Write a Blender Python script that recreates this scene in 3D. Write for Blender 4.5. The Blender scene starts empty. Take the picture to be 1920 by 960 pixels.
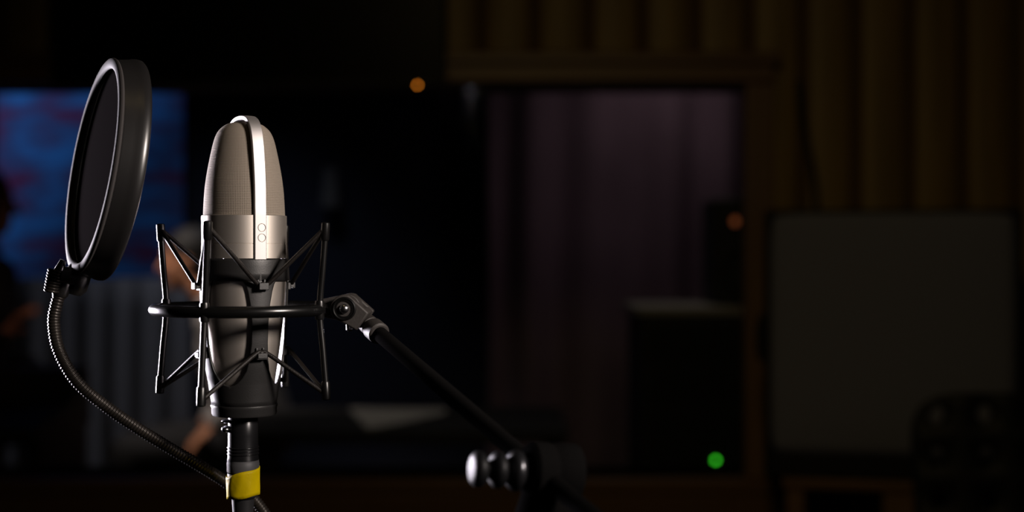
import bpy, bmesh, math, random
from mathutils import Vector, Matrix
random.seed(7)
scene = bpy.context.scene
C = scene.collection
R = math.radians

# ------------------------------------------------------------------ camera
F = 2491.0            # focal length in pixels of the 1920 px wide frame
CZ = 1.25             # camera height above the floor
cam_d = bpy.data.cameras.new('camera')
cam = bpy.data.objects.new('camera', cam_d); C.objects.link(cam)
cam.location = (0, 0, CZ); cam.rotation_euler = (R(90), 0, 0)
cam_d.sensor_width = 36; cam_d.lens = F / 1920 * 36
cam_d.clip_start = 0.05; cam_d.clip_end = 40
cam_d.dof.use_dof = True; cam_d.dof.focus_distance = 0.885; cam_d.dof.aperture_fstop = 3.6
scene.camera = cam

# ------------------------------------------------------------------ world, exposure
w = bpy.data.worlds.new('world'); scene.world = w; w.use_nodes = True
w.node_tree.nodes['Background'].inputs[0].default_value = (0.5, 0.55, 0.8, 1)
w.node_tree.nodes['Background'].inputs[1].default_value = 0.0
vs = scene.view_settings
vs.view_transform = 'Standard'; vs.look = 'None'; vs.gamma = 1; vs.exposure = 0.0; vs.use_curve_mapping = False


def at(px, py, d):
    """pixel of the photograph -> place in the room at depth d"""
    return Vector(((px - 960) * d / F, d, CZ + (480 - py) * d / F))

MIC = at(458, 480, 0.9); MIC.z = 0       # vertical axis of the microphone


def area(name, loc, target, size, power, col, spread=180, size_y=None):
    d = bpy.data.lights.new(name, 'AREA'); d.energy = power; d.color = col; d.size = size
    if size_y: d.shape = 'RECTANGLE'; d.size_y = size_y
    d.spread = R(spread)
    o = bpy.data.objects.new(name, d); C.objects.link(o); o.location = loc
    o.rotation_euler = (Vector(target) - Vector(loc)).to_track_quat('-Z', 'Y').to_euler()
    return o

mic_mid = (MIC.x - .01, .9, CZ - .02)
# soft lamp to the right front of the microphone, and a cooler one behind to its left
def around(az, elev, dist):
    a = R(az); e = R(elev)
    return (MIC.x + dist * math.sin(a) * math.cos(e), .9 - dist * math.cos(a) * math.cos(e), CZ + dist * math.sin(e))
def spot(name, loc, target, radius, power, col, cone, blend):
    d = bpy.data.lights.new(name, 'SPOT'); d.energy = power; d.color = col; d.shadow_soft_size = radius
    d.spot_size = R(cone); d.spot_blend = blend
    o = bpy.data.objects.new(name, d); C.objects.link(o); o.location = loc
    o.rotation_euler = (Vector(target) - Vector(loc)).to_track_quat('-Z', 'Y').to_euler()
    return o
spot('key_lamp', around(57, 18, 1.35), (MIC.x - .03, .9, CZ + .045), 0.12, 92, (1.0, .88, .80), 34, .8)
area('rim_lamp', around(-130, -3, 1.05), (MIC.x - .02, .9, CZ - .02), .20, 5.6, (.95, .88, 1.0), 60, .36)
# unseen dim warm fill light, added to brighten the slatted wall
area('wall_lamp', (-.1, .6, 2.6), (.75, 3.5, .6), .5, 1.5, (1.0, .73, .34), 90)
# fill lights added in the control room, no fixtures; each brightens one thing
area('plum_fill', (.6, 5.3, 2.3), (.55, 6.0, 1.3), .4, .30, (1.0, .72, .72), 120)
area('curtain_fill', (-.95, 5.1, 2.35), (-1.4, 5.86, .1), .3, .75, (.74, .79, 1.0), 80)
area('desk_fill', (-.3, 4.3, 2.4), (-.55, 4.4, .7), .25, .25, (1.0, .88, .78), 60)
area('hand_fill', (-1.15, 4.0, 2.0), (-1.6, 4.33, 1.06), .1, .05, (1.0, .62, .5), 40)
area('rack_fill', (.5, 4.5, 2.4), (.5, 4.1, 1.1), .2, .12, (1.0, .88, .8), 60)
spot('person_fill', (-1.7, 4.3, 2.3), at(400, 640, 4.85), .08, 72, (1.0, .82, .72), 40, .6)


# ------------------------------------------------------------------ materials
def mat(name, col, rough=.6, metal=0.0, spec=.5, bump=None, noise=None, aniso=0, coat=0):
    m = bpy.data.materials.new(name); m.use_nodes = True
    nt = m.node_tree; b = nt.nodes['Principled BSDF']
    b.inputs['Base Color'].default_value = (*col, 1); b.inputs['Roughness'].default_value = rough
    b.inputs['Metallic'].default_value = metal; b.inputs['Specular IOR Level'].default_value = spec
    b.inputs['Anisotropic'].default_value = aniso; b.inputs['Coat Weight'].default_value = coat
    tc = nt.nodes.new('ShaderNodeTexCoord')
    n = nt.nodes.new('ShaderNodeTexNoise')
    n.inputs['Scale'].default_value = (noise or (300,))[0]; n.inputs['Detail'].default_value = 4
    nt.links.new(tc.outputs['Object'], n.inputs['Vector'])
    if noise and len(noise) > 1:
        mp = nt.nodes.new('ShaderNodeMapRange')
        mp.inputs['To Min'].default_value = 1 - noise[1]; mp.inputs['To Max'].default_value = 1 + noise[1]
        nt.links.new(n.outputs['Fac'], mp.inputs['Value'])
        mx = nt.nodes.new('ShaderNodeVectorMath'); mx.operation = 'SCALE'
        mx.inputs[0].default_value = col; nt.links.new(mp.outputs[0], mx.inputs['Scale'])
        nt.links.new(mx.outputs[0], b.inputs['Base Color'])
    if bump:
        bp = nt.nodes.new('ShaderNodeBump'); bp.inputs['Strength'].default_value = bump[0]
        bp.inputs['Distance'].default_value = bump[1]
        nt.links.new(n.outputs['Fac'], bp.inputs['Height']); nt.links.new(bp.outputs[0], b.inputs['Normal'])
    return m


def emis(name, col, s):
    m = bpy.data.materials.new(name); m.use_nodes = True; nt = m.node_tree
    b = nt.nodes['Principled BSDF']; b.inputs['Base Color'].default_value = (*[c * .3 for c in col], 1)
    b.inputs['Emission Color'].default_value = (*col, 1); b.inputs['Emission Strength'].default_value = s
    return m


def wood(name, c1, c2, scale=3, rough=.55, axis=2):
    m = bpy.data.materials.new(name); m.use_nodes = True; nt = m.node_tree; b = nt.nodes['Principled BSDF']
    tc = nt.nodes.new('ShaderNodeTexCoord'); mp = nt.nodes.new('ShaderNodeMapping')
    s = [12, 12, 12]; s[axis] = .8; mp.inputs['Scale'].default_value = s
    n = nt.nodes.new('ShaderNodeTexNoise'); n.inputs['Scale'].default_value = scale; n.inputs['Detail'].default_value = 6
    r = nt.nodes.new('ShaderNodeValToRGB'); r.color_ramp.elements[0].color = (*c1, 1); r.color_ramp.elements[1].color = (*c2, 1)
    r.color_ramp.elements[0].position = .3; r.color_ramp.elements[1].position = .7
    nt.links.new(tc.outputs['Object'], mp.inputs[0]); nt.links.new(mp.outputs[0], n.inputs['Vector'])
    nt.links.new(n.outputs['Fac'], r.inputs[0]); nt.links.new(r.outputs[0], b.inputs['Base Color'])
    b.inputs['Roughness'].default_value = rough
    return m

M = {}
M['nickel'] = mat('champagne_nickel', (.66, .60, .54), .50, 1.0, bump=(.05, .0002), noise=(900,))
M['nickel_bright'] = mat('bright_nickel', (.50, .48, .475), .58, 1.0)
M['wire'] = mat('grille_wire', (.33, .285, .235), .8, .75)
M['grille_in'] = mat('grille_lining', (.035, .028, .02), .8)
M['basket'] = mat('basket_black', (.013, .0125, .0125), .44, 0, .55, bump=(.2, .0003), noise=(1500,))
M['black_paint'] = mat('black_satin_paint', (.005, .0048, .0048), .32, 0, .45)
M['ring'] = mat('ring_black_paint', (.004, .004, .004), .26, 0, .6)
M['bracket'] = mat('bracket_black', (.032, .028, .026), .6, 0, .4, bump=(.3, .0004), noise=(900,))
M['rubber'] = mat('elastic_cord', (.009, .007, .006), .5, 0, .3, bump=(.5, .0005), noise=(1200,))
M['chrome'] = mat('steel', (.75, .75, .78), .22, 1.0)
M['goose'] = mat('gooseneck_black_chrome', (.035, .030, .026), .34, .6)
M['hoop'] = mat('pop_filter_hoop', (.012, .0112, .0112), .34, 0, .9)
M['hoop_lip'] = mat('pop_filter_lip', (.045, .041, .041), .75, 0, .1)
M['nylon'] = mat('nylon_mesh', (.009, .0078, .008), 1, 0, 0, bump=(.4, .0003), noise=(900, .12))
M['tape'] = mat('yellow_tape', (.62, .46, .0), .5, 0, .12, bump=(.5, .002), noise=(60, .15))
M['boot'] = mat('cable_rubber', (.02, .02, .022), .45)
M['xlr'] = mat('connector_black', (.02, .02, .022), .28, .6, .6)
M['xlr_grey'] = mat('connector_grey', (.10, .10, .105), .5, .3)
M['boom'] = mat('boom_black', (.006, .0057, .0057), .8, 0, 0)
M['clutch'] = mat('clutch_black', (.010, .010, .011), .5, .4, .3)
M['knob'] = mat('knob_chrome', (.10, .10, .11), .30, .9)
M['slat'] = wood('slat_wood', (.17, .115, .03), (.26, .175, .05), 3)
M['groove'] = mat('groove_backing', (.10, .058, .018), .9)
M['trim'] = wood('window_trim_wood', (.115, .062, .022), (.16, .085, .03), 3, .45, 0)
M['trim_v'] = wood('window_post_wood', (.13, .075, .035), (.18, .105, .05), 3, .45, 2)
M['wallpaint'] = mat('dark_wall', (.03, .03, .032), .9)
M['floor'] = wood('floor_wood', (.05, .03, .018), (.08, .05, .028), 3, .5, 1)
M['ceil'] = mat('ceiling_panel', (.04, .04, .04), .95)
M['cr_wall'] = mat('control_room_navy', (.02, .024, .045), .9, noise=(3, .2))
M['tvblack'] = mat('screen_black', (.002, .002, .003), .35, 0, .08)
M['plastic_black'] = mat('black_plastic', (.008, .009, .010), .6, 0, .3)
M['tolex'] = mat('black_vinyl', (.006, .006, .006), .7, 0, .3, bump=(.4, .0006), noise=(500,))
M['cloth_grey'] = mat('grille_cloth_grey', (.155, .165, .225), .95, 0, .1, bump=(.5, .001), noise=(500, .12))
M['curtain'] = mat('grey_curtain', (.34, .32, .32), .95, 0, .1)
M['plum'] = mat('plum_drape', (.31, .24, .30), .95, 0, .1, noise=(1.6, .5))
M['skin'] = mat('skin', (.50, .22, .12), .6)
M['hair'] = mat('dark_hair', (.006, .005, .005), .7, noise=(200, .3))
M['shirt_grey'] = mat('grey_shirt', (.30, .28, .28), .9)
M['trousers'] = mat('olive_trousers', (.16, .15, .10), .9)
M['shirt_black'] = mat('black_shirt', (.01, .01, .012), .9)
M['paper'] = mat('paper', (.42, .40, .38), .8)
M['desk'] = mat('desk_dark', (.008, .008, .009), .6)
M['rack_top'] = mat('rack_top_grey', (.36, .33, .31), .7)
M['rack'] = mat('rack_black', (.012, .013, .016), .6)
M['shade'] = mat('lamp_shade_cloth', (.12, .115, .11), .9)
M['led_orange'] = emis('orange_led', (1.0, .28, .02), 4)
M['led_green'] = emis('green_led', (.06, 1.0, .03), 2.6)
M['led_amber'] = emis('amber_led', (1.0, .25, .08), .16)

# glass: clear, with the weak mirror reflection of a flat pane
g = bpy.data.materials.new('window_glass'); g.use_nodes = True; nt = g.node_tree
nt.nodes.remove(nt.nodes['Principled BSDF'])
tr = nt.nodes.new('ShaderNodeBsdfTransparent'); tr.inputs[0].default_value = (.94, .96, .96, 1)
gl = nt.nodes.new('ShaderNodeBsdfGlossy'); gl.inputs['Roughness'].default_value = .01
fr = nt.nodes.new('ShaderNodeFresnel'); fr.inputs[0].default_value = 1.2
mx = nt.nodes.new('ShaderNodeMixShader')
nt.links.new(fr.outputs[0], mx.inputs[0]); nt.links.new(tr.outputs[0], mx.inputs[1]); nt.links.new(gl.outputs[0], mx.inputs[2])
nt.links.new(mx.outputs[0], nt.nodes['Material Output'].inputs[0])
M['glass'] = g

# the picture emitted by the glowing panel: blue with maroon patches
s = bpy.data.materials.new('panel_pattern'); s.use_nodes = True; nt = s.node_tree; b = nt.nodes['Principled BSDF']
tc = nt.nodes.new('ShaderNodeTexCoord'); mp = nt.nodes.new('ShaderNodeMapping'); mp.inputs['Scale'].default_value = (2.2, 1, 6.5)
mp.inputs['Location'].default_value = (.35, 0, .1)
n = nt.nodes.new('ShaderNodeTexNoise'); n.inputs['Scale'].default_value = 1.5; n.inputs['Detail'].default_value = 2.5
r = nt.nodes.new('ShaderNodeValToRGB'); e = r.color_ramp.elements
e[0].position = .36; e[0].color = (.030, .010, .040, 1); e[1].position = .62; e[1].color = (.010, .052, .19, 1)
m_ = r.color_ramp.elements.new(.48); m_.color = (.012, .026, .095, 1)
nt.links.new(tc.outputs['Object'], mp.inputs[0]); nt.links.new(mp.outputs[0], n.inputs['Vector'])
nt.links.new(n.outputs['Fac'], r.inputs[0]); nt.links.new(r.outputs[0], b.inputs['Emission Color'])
# the picture gets a brightness falloff put into its emission, strongest upper left
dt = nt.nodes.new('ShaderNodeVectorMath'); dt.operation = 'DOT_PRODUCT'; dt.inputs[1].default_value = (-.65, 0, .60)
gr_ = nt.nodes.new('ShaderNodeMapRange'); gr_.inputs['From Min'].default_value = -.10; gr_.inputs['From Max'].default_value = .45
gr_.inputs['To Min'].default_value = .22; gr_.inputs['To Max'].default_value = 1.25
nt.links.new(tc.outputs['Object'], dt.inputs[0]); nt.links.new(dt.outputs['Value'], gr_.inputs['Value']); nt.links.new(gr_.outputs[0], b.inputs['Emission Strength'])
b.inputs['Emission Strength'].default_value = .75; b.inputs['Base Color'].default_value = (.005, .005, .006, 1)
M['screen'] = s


# ------------------------------------------------------------------ mesh helpers
class MB:
    def __init__(s): s.v = []; s.f = []
    def add(s, vs, fs):
        o = len(s.v); s.v += [Vector(v) for v in vs]; s.f += [tuple(i + o for i in f) for f in fs]; return s
    def box(s, lo, hi, rot=None, about=None):
        x0, y0, z0 = lo; x1, y1, z1 = hi
        vs = [Vector(p) for p in ((x0,y0,z0),(x1,y0,z0),(x1,y1,z0),(x0,y1,z0),(x0,y0,z1),(x1,y0,z1),(x1,y1,z1),(x0,y1,z1))]
        if rot:
            about = Vector(about or [(a + b) / 2 for a, b in zip(lo, hi)])
            vs = [rot @ (v - about) + about for v in vs]
        return s.add(vs, [(0,3,2,1),(4,5,6,7),(0,1,5,4),(1,2,6,5),(2,3,7,6),(3,0,4,7)])
    def tube(s, pts, rad, n=16, caps=True, ref=None):
        pts = [Vector(p) for p in pts]; k = len(pts)
        rr = rad if hasattr(rad, '__len__') else [rad] * k
        vs = []; prev = None
        for i, p in enumerate(pts):
            a = pts[max(i - 1, 0)]; b = pts[min(i + 1, k - 1)]
            t = (b - a)
            if t.length < 1e-9: t = prev_t
            t = t.normalized(); prev_t = t
            if prev is None:
                up = Vector(ref) if ref else (Vector((0, 0, 1)) if abs(t.z) < .9 else Vector((1, 0, 0)))
                x = t.cross(up).normalized()
            else:
                x = (prev - t * prev.dot(t)).normalized()
            prev = x; y = t.cross(x)
            for j in range(n):
                q = 2 * math.pi * j / n
                vs.append(p + (x * math.cos(q) + y * math.sin(q)) * rr[i])
        fs = [(i*n+j, i*n+(j+1) % n, (i+1)*n+(j+1) % n, (i+1)*n+j) for i in range(k-1) for j in range(n)]
        if caps: fs += [tuple(range(n))[::-1], tuple((k-1)*n + j for j in range(n))]
        return s.add(vs, fs)
    def prof(s, o, axis, pr, n=32, caps=True):
        """lathe: pr = [(radius, distance along axis)]"""
        axis = Vector(axis).normalized(); up = Vector((0, 0, 1)) if abs(axis.z) < .9 else Vector((1, 0, 0))
        x = axis.cross(up).normalized(); y = axis.cross(x); o = Vector(o); k = len(pr)
        vs = [o + axis * h + (x * math.cos(2*math.pi*j/n) + y * math.sin(2*math.pi*j/n)) * r for r, h in pr for j in range(n)]
        fs = [(i*n+j, i*n+(j+1) % n, (i+1)*n+(j+1) % n, (i+1)*n+j) for i in range(k-1) for j in range(n)]
        if caps: fs += [tuple(range(n))[::-1], tuple((k-1)*n + j for j in range(n))]
        return s.add(vs, fs)
    def torus(s, o, axis, Rr, r, n=96, m=14, sx=1.0):
        axis = Vector(axis).normalized(); up = Vector((0, 0, 1)) if abs(axis.z) < .9 else Vector((1, 0, 0))
        x = axis.cross(up).normalized(); y = axis.cross(x); o = Vector(o); vs = []
        for i in range(n):
            a = 2*math.pi*i/n; d = x*math.cos(a) + y*math.sin(a)
            for j in range(m):
                b = 2*math.pi*j/m; vs.append(o + d*(Rr + r*math.cos(b)) + axis*(r*sx*math.sin(b)))
        return s.add(vs, [(i*m+j, ((i+1) % n)*m+j, ((i+1) % n)*m+(j+1) % m, i*m+(j+1) % m) for i in range(n) for j in range(m)])
    def ball(s, o, r, n=16, rot=None):
        rx, ry, rz = r if hasattr(r, '__len__') else (r, r, r); o = Vector(o); vs = []
        for i in range(n // 2 + 1):
            t = math.pi * i / (n // 2); t = min(max(t, .02), math.pi - .02)
            for j in range(n):
                q = 2*math.pi*j/n
                v = Vector((rx*math.sin(t)*math.cos(q), ry*math.sin(t)*math.sin(q), rz*math.cos(t)))
                vs.append(o + (rot @ v if rot else v))
        k = n // 2 + 1
        fs = [(i*n+j, (i+1)*n+j, (i+1)*n+(j+1) % n, i*n+(j+1) % n) for i in range(k-1) for j in range(n)]
        fs += [tuple(range(n)), tuple((k-1)*n + j for j in range(n))[::-1]]
        return s.add(vs, fs)
    def build(s, name, m, parent=None, bevel=0, smooth=True, ang=40, merge=0, solid=0, remesh=0, subsurf=0):
        o_loc = world_loc(parent) if parent else Vector((0, 0, 0))
        me = bpy.data.meshes.new(name)
        me.from_pydata([tuple(v - o_loc) for v in s.v], [], s.f); me.update()
        bm = bmesh.new(); bm.from_mesh(me)
        if merge: bmesh.ops.remove_doubles(bm, verts=bm.verts, dist=merge)
        bmesh.ops.recalc_face_normals(bm, faces=bm.faces)
        bm.to_mesh(me); bm.free()
        me.materials.append(m)
        if smooth:
            me.shade_smooth()
            if ang < 180: me.set_sharp_from_angle(angle=R(ang))
        o = bpy.data.objects.new(name, me); C.objects.link(o)
        if parent: o.parent = parent
        if solid:
            md = o.modifiers.new('thick', 'SOLIDIFY'); md.thickness = solid; md.offset = -1
        if bevel:
            md = o.modifiers.new('bevel', 'BEVEL'); md.width = bevel; md.segments = 3; md.limit_method = 'ANGLE'; md.angle_limit = R(50)
        if remesh:
            md = o.modifiers.new('skin_over', 'REMESH'); md.mode = 'VOXEL'; md.voxel_size = remesh; md.use_smooth_shade = True
            md = o.modifiers.new('soften', 'SMOOTH'); md.factor = .6; md.iterations = 5
        if subsurf:
            md = o.modifiers.new('sub', 'SUBSURF'); md.levels = subsurf; md.render_levels = subsurf
        return o


def world_loc(o):
    l = Vector((0, 0, 0))
    while o: l += o.location; o = o.parent
    return l


def tag(o, label=None, cat=None, group=None, kind=None):
    if label: o['label'] = label
    if cat: o['category'] = cat
    if group: o['group'] = group
    if kind: o['kind'] = kind
    return o


def thing(name, loc, label, cat, group=None):
    o = bpy.data.objects.new(name, None); C.objects.link(o); o.location = loc; o.empty_display_size = .05
    return tag(o, label, cat, group)


def struct(name, mb, m, **k): return tag(mb.build(name, m, **k), kind='structure')


def smooth_path(pts, n=12):
    """Catmull-Rom through pts"""
    P = [Vector(p) for p in pts]; P = [2*P[0]-P[1]] + P + [2*P[-1]-P[-2]]; out = []
    for i in range(1, len(P) - 2):
        for k in range(n):
            t = k / n
            out.append(.5*((2*P[i]) + (P[i+1]-P[i-1])*t + (2*P[i-1]-5*P[i]+4*P[i+1]-P[i+2])*t*t + (3*P[i]-P[i-1]-3*P[i+1]+P[i+2])*t**3))
    out.append(P[-2]); return out


def interp(tab, x):
    if x <= tab[0][0]: return tab[0][1]
    for (a, b), (c, d) in zip(tab, tab[1:]):
        if x <= c: return b + (d - b) * (x - a) / (c - a)
    return tab[-1][1]

# ------------------------------------------------------------------ setting
WY = 3.5                                   # wall with the control room window
WX0, WX1 = -1.75, (1392 - 960) * WY / F    # window opening
WZ0, WZ1 = CZ + (480 - 893) * WY / F, CZ + (480 - 160) * WY / F
CEIL = 2.7; LX, RX = -2.3, 2.6; BY = 6.05

struct('floor', MB().box((LX, -1.6, -.1), (RX, BY + .1, 0)), M['floor'])
struct('ceiling', MB().box((LX, -1.6, CEIL), (RX, BY + .1, CEIL + .1)), M['ceil'])
struct('wall_left', MB().box((LX - .1, -1.6, 0), (LX, BY + .1, CEIL)), M['wallpaint'])
struct('wall_right', MB().box((RX, -1.6, 0), (RX + .1, BY + .1, CEIL)), M['wallpaint'])
struct('wall_rear', MB().box((LX - .1, -1.7, 0), (RX + .1, -1.6, CEIL)), M['wallpaint'])
struct('wall_control_room', MB().box((LX, BY, 0), (RX, BY + .1, CEIL)), M['cr_wall'])
# slatted wall: backing with the window opening, and upright boards
bk = MB()
WXB = WX1 + .04                            # the opening behind the right post is a little wider
bk.box((LX, WY, 0), (WX0, WY + .17, CEIL)); bk.box((WXB, WY, 0), (RX, WY + .17, CEIL))
bk.box((WX0, WY, 0), (WXB, WY + .17, WZ0)); bk.box((WX0, WY, WZ1), (WXB, WY + .17, CEIL))
wf = struct('wall_front', bk, M['groove'])
sl = MB(); pitch = .1405; bw = .112
x = (1103 - 960) * WY / F + pitch / 2 - 20 * pitch
while x < RX - .06:
    if x - bw/2 > LX:
        def board(z0, z1):
            # rounded board face
            pr = [(-bw/2, 0), (-bw/2 + .006, -.014), (-bw/4, -.020), (0, -.022), (bw/4, -.020), (bw/2 - .006, -.014), (bw/2, 0)]
            vs = [(x + a, WY + b, z) for z in (z0, z1) for a, b in pr]; n = len(pr)
            sl.add(vs, [(i, i+1, n+i+1, n+i) for i in range(n-1)] + [(n-1, 0, n, 2*n-1), tuple(range(n))[::-1], tuple(range(n, 2*n))])
        if WX0 - bw/2 < x < WX1 + bw/2:
            board(.0, WZ0 - .002); board(WZ1 + .002, CEIL)
        else: board(.0, CEIL)
    x += pitch
so = sl.build('wall_slats', M['slat'], wf, ang=30)

# window: frame of wide boards and one large pane
wn = tag(bpy.data.objects.new('window_1', None), kind='structure'); C.objects.link(wn); wn.location = ((WX0 + WX1) / 2, WY, WZ0)
HZ = CZ + (480 - 103) * (WY - .05) / F
fx = (1452 - 960) * (WY - .05) / F
MB().box((WX0 - .06, WY - .055, WZ1), (fx, WY + .0, HZ)).box((WX0 - .06, WY - .068, HZ - .025), (fx + .012, WY - .02, HZ + .008)) \
    .build('head_trim', M['trim'], wn, bevel=.006)
MB().box((WX1, WY - .05, WZ0), (fx, WY + .0, WZ1)).build('side_trim', M['trim_v'], wn, bevel=.006)
MB().box((WX0 - .06, WY - .05, WZ0), (WX0, WY, WZ1)).build('side_trim', M['trim_v'], wn, bevel=.006)
MB().box((WX0 - .06, WY - .064, WZ0 - .035), (fx + .02, WY + .17, WZ0)).box((WX0 - .06, WY - .055, WZ0 - .15), (fx, WY - .0, WZ0 - .035)) \
    .build('sill', M['trim'], wn, bevel=.006)
MB().add([(WX0, WY + .150, WZ0), (WXB, WY + .150, WZ0), (WXB, WY + .158, WZ0), (WX0, WY + .158, WZ0), (WX0, WY + .005, WZ1), (WXB, WY + .005, WZ1), (WXB, WY + .013, WZ1), (WX0, WY + .013, WZ1)], [(0,3,2,1),(4,5,6,7),(0,1,5,4),(1,2,6,5),(2,3,7,6),(3,0,4,7)]).build('pane', M['glass'], wn, smooth=False)

# ------------------------------------------------------------------ microphone
S = .9 / F                      # metres per pixel at the microphone
zy = lambda y: CZ + (480 - y) * S
mic = thing('condenser_microphone', (MIC.x, .9, zy(775)), 'champagne nickel studio condenser microphone standing upright in a black shock mount', 'microphone')
AZ0 = R(32.5)                     # direction the strap faces: to the camera and a little right
def pol(az, r, z): return Vector((MIC.x + r * math.sin(az), .9 - r * math.cos(az), z))

gr_prof = [(0, 229.5), (12, 230), (24, 231.5), (34, 235), (41, 240), (46, 245), (50, 251), (54, 260), (57.5, 272), (61.5, 290), (65.5, 310), (69, 330), (72, 352), (74, 377), (75.5, 408)]
# arc-length parametrised profile of the grille
seg = [(Vector((gr_prof[i][0]*S, zy(gr_prof[i][1])))) for i in range(len(gr_prof))]
sp = smooth_path([(p.x, 0, p.y) for p in seg], 10)
acc = [0]
for a, b_ in zip(sp, sp[1:]): acc.append(acc[-1] + (b_ - a).length)
def gp(t):
    t = min(max(t, 0), acc[-1])
    for i in range(1, len(acc)):
        if t <= acc[i]:
            f = (t - acc[i-1]) / (acc[i] - acc[i-1]); p = sp[i-1].lerp(sp[i], f); d = (sp[i] - sp[i-1]).normalized()
            return p.x, p.z, Vector((-d.z, 0, d.x)) if d.z > 0 else Vector((-d.z, 0, d.x))
rows = int(acc[-1] / .00112); cols = 144; SUB = 3
vs, fs = [], []
NR, NC = rows * SUB, cols * SUB
for i in range(NR + 1):
    r_, z_, nn = gp(acc[-1] * i / NR)
    for j in range(NC):
        a = 2*math.pi*j/NC
        ci, cj = i // SUB, j // SUB
        # woven relief: rows ride over and under the uprights
        wv = (.65 + .35*math.sin(math.pi*(j / SUB + .25))) * math.cos(2*math.pi*i/SUB)
        h = .00016 * wv
        rr = max(r_ + nn.x * h, .0004); vs.append(pol(a, rr, z_ + nn.z * h))
for i in range(NR):
    for j in range(NC):
        if i > 5*SUB and (i % SUB) == 1 and (j % SUB) == 1: continue       # the openings of the weave
        fs.append((i*NC+j, i*NC+(j+1) % NC, (i+1)*NC+(j+1) % NC, (i+1)*NC+j))
gm = MB().add(vs, fs)
gr_o = gm.build('grille', M['wire'], mic, ang=180)
gr_o.modifiers.new('thick', 'SOLIDIFY').thickness = .0005
lin = MB(); n = 64
pr = [(max(gp(acc[-1]*i/30)[0] - .0016, .0003), gp(acc[-1]*i/30)[1] - .0012) for i in range(31)]
lin.prof((MIC.x, .9, 0), (0, 0, 1), pr, 64, True); lin.build('grille_lining', M['grille_in'], gr_o)

# collar
cp = [(70, 404.5), (77.6, 404.5), (78.6, 405.5), (78.6, 456.6), (77.8, 456.8), (77.8, 457.8), (78.6, 458.0), (78.6, 484.3)]
MB().prof((MIC.x, .9, 0), (0, 0, 1), [(a*S, zy(b)) for a, b in cp], 128, False).build('collar', M['nickel'], mic, ang=25)
# body below, tapering to the foot
BT = [(486, 77), (530, 77), (560, 75.5), (600, 72), (650, 66), (700, 59), (725, 55), (768, 50)]
bp = [(interp(BT, y)*S, zy(y)) for y in range(486, 769, 6)]
MB().prof((MIC.x, .9, 0), (0, 0, 1), bp, 128, True).build('body', M['nickel'], mic, ang=60)
# strap running up the side and over the top
path = []
for y in (486, 470, 457, 440, 420, 406): path.append((78.6, y))
for k in range(3, 31):
    t = acc[-1]*(1 - k/30); r_, z_, nn = gp(t)
    lift = .0030 if k > 5 else .0030*k/5
    lift = .0012 + .0017*min(1, (k-3)/14)
    path.append(((r_ + abs(nn.x)*lift)/S, 480 - (z_ + abs(nn.z)*lift - CZ)/S))
path[6:6] = [(78.6, 397)]
path = [p for i, p in enumerate(path) if not (6 < i and p[1] > 394)]
half = path
def strap_pts():
    out = [(r_, y) for r_, y in half if r_ > 3]
    out2 = [(-r_, y) for r_, y in reversed(out)]
    return out + [(0, min(p[1] for p in out) - .4)] + out2
st = MB(); sp_ = strap_pts(); sw = .0041; th = .0026
d = Vector((math.sin(AZ0), -math.cos(AZ0), 0)); sd = Vector((math.cos(AZ0), math.sin(AZ0), 0)); ax = Vector((MIC.x, .9, 0))
vs = []; K = len(sp_)
cs = [(-1, -.5), (-1, .36), (-.9, .5), (-.4, .54), (0, .55), (.4, .54), (.9, .5), (1, .36), (1, -.5)]
for i, (r_, y) in enumerate(sp_):
    a = sp_[max(i-1, 0)]; b_ = sp_[min(i+1, K-1)]
    t = Vector((b_[0]-a[0], -(b_[1]-a[1]))).normalized(); nn = Vector((t.y, -t.x))
    # nn must look outwards
    if nn.x*r_ + nn.y*.001*(300 - y) < 0 and abs(r_) > 3: nn = -nn
    if abs(r_) <= 3 and nn.y < 0: nn = -nn
    for u, v in cs:
        rr = r_*S + nn.x*v*th; zz = zy(y) + nn.y*v*th
        vs.append(ax + d*rr + sd*(u*sw) + Vector((0, 0, zz)))
q = len(cs)
fs = [(i*q+j, i*q+(j+1) % q, (i+1)*q+(j+1) % q, (i+1)*q+j) for i in range(K-1) for j in range(q)]
fs += [tuple(range(q))[::-1], tuple((K-1)*q + j for j in range(q))]
so_ = st.add(vs, fs).build('strap', M['nickel_bright'], mic, ang=35)
# two ring marks on the foot of the strap
for yy in (428, 446.5):
    o_ = ax + d*(78.6*S + .0014) + sd*.0007 + Vector((0, 0, zy(yy)))
    mk = MB().torus(o_, d, .0026, .00028, 40, 8); mk.build('ring_mark', M['nickel'], so_)

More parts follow.
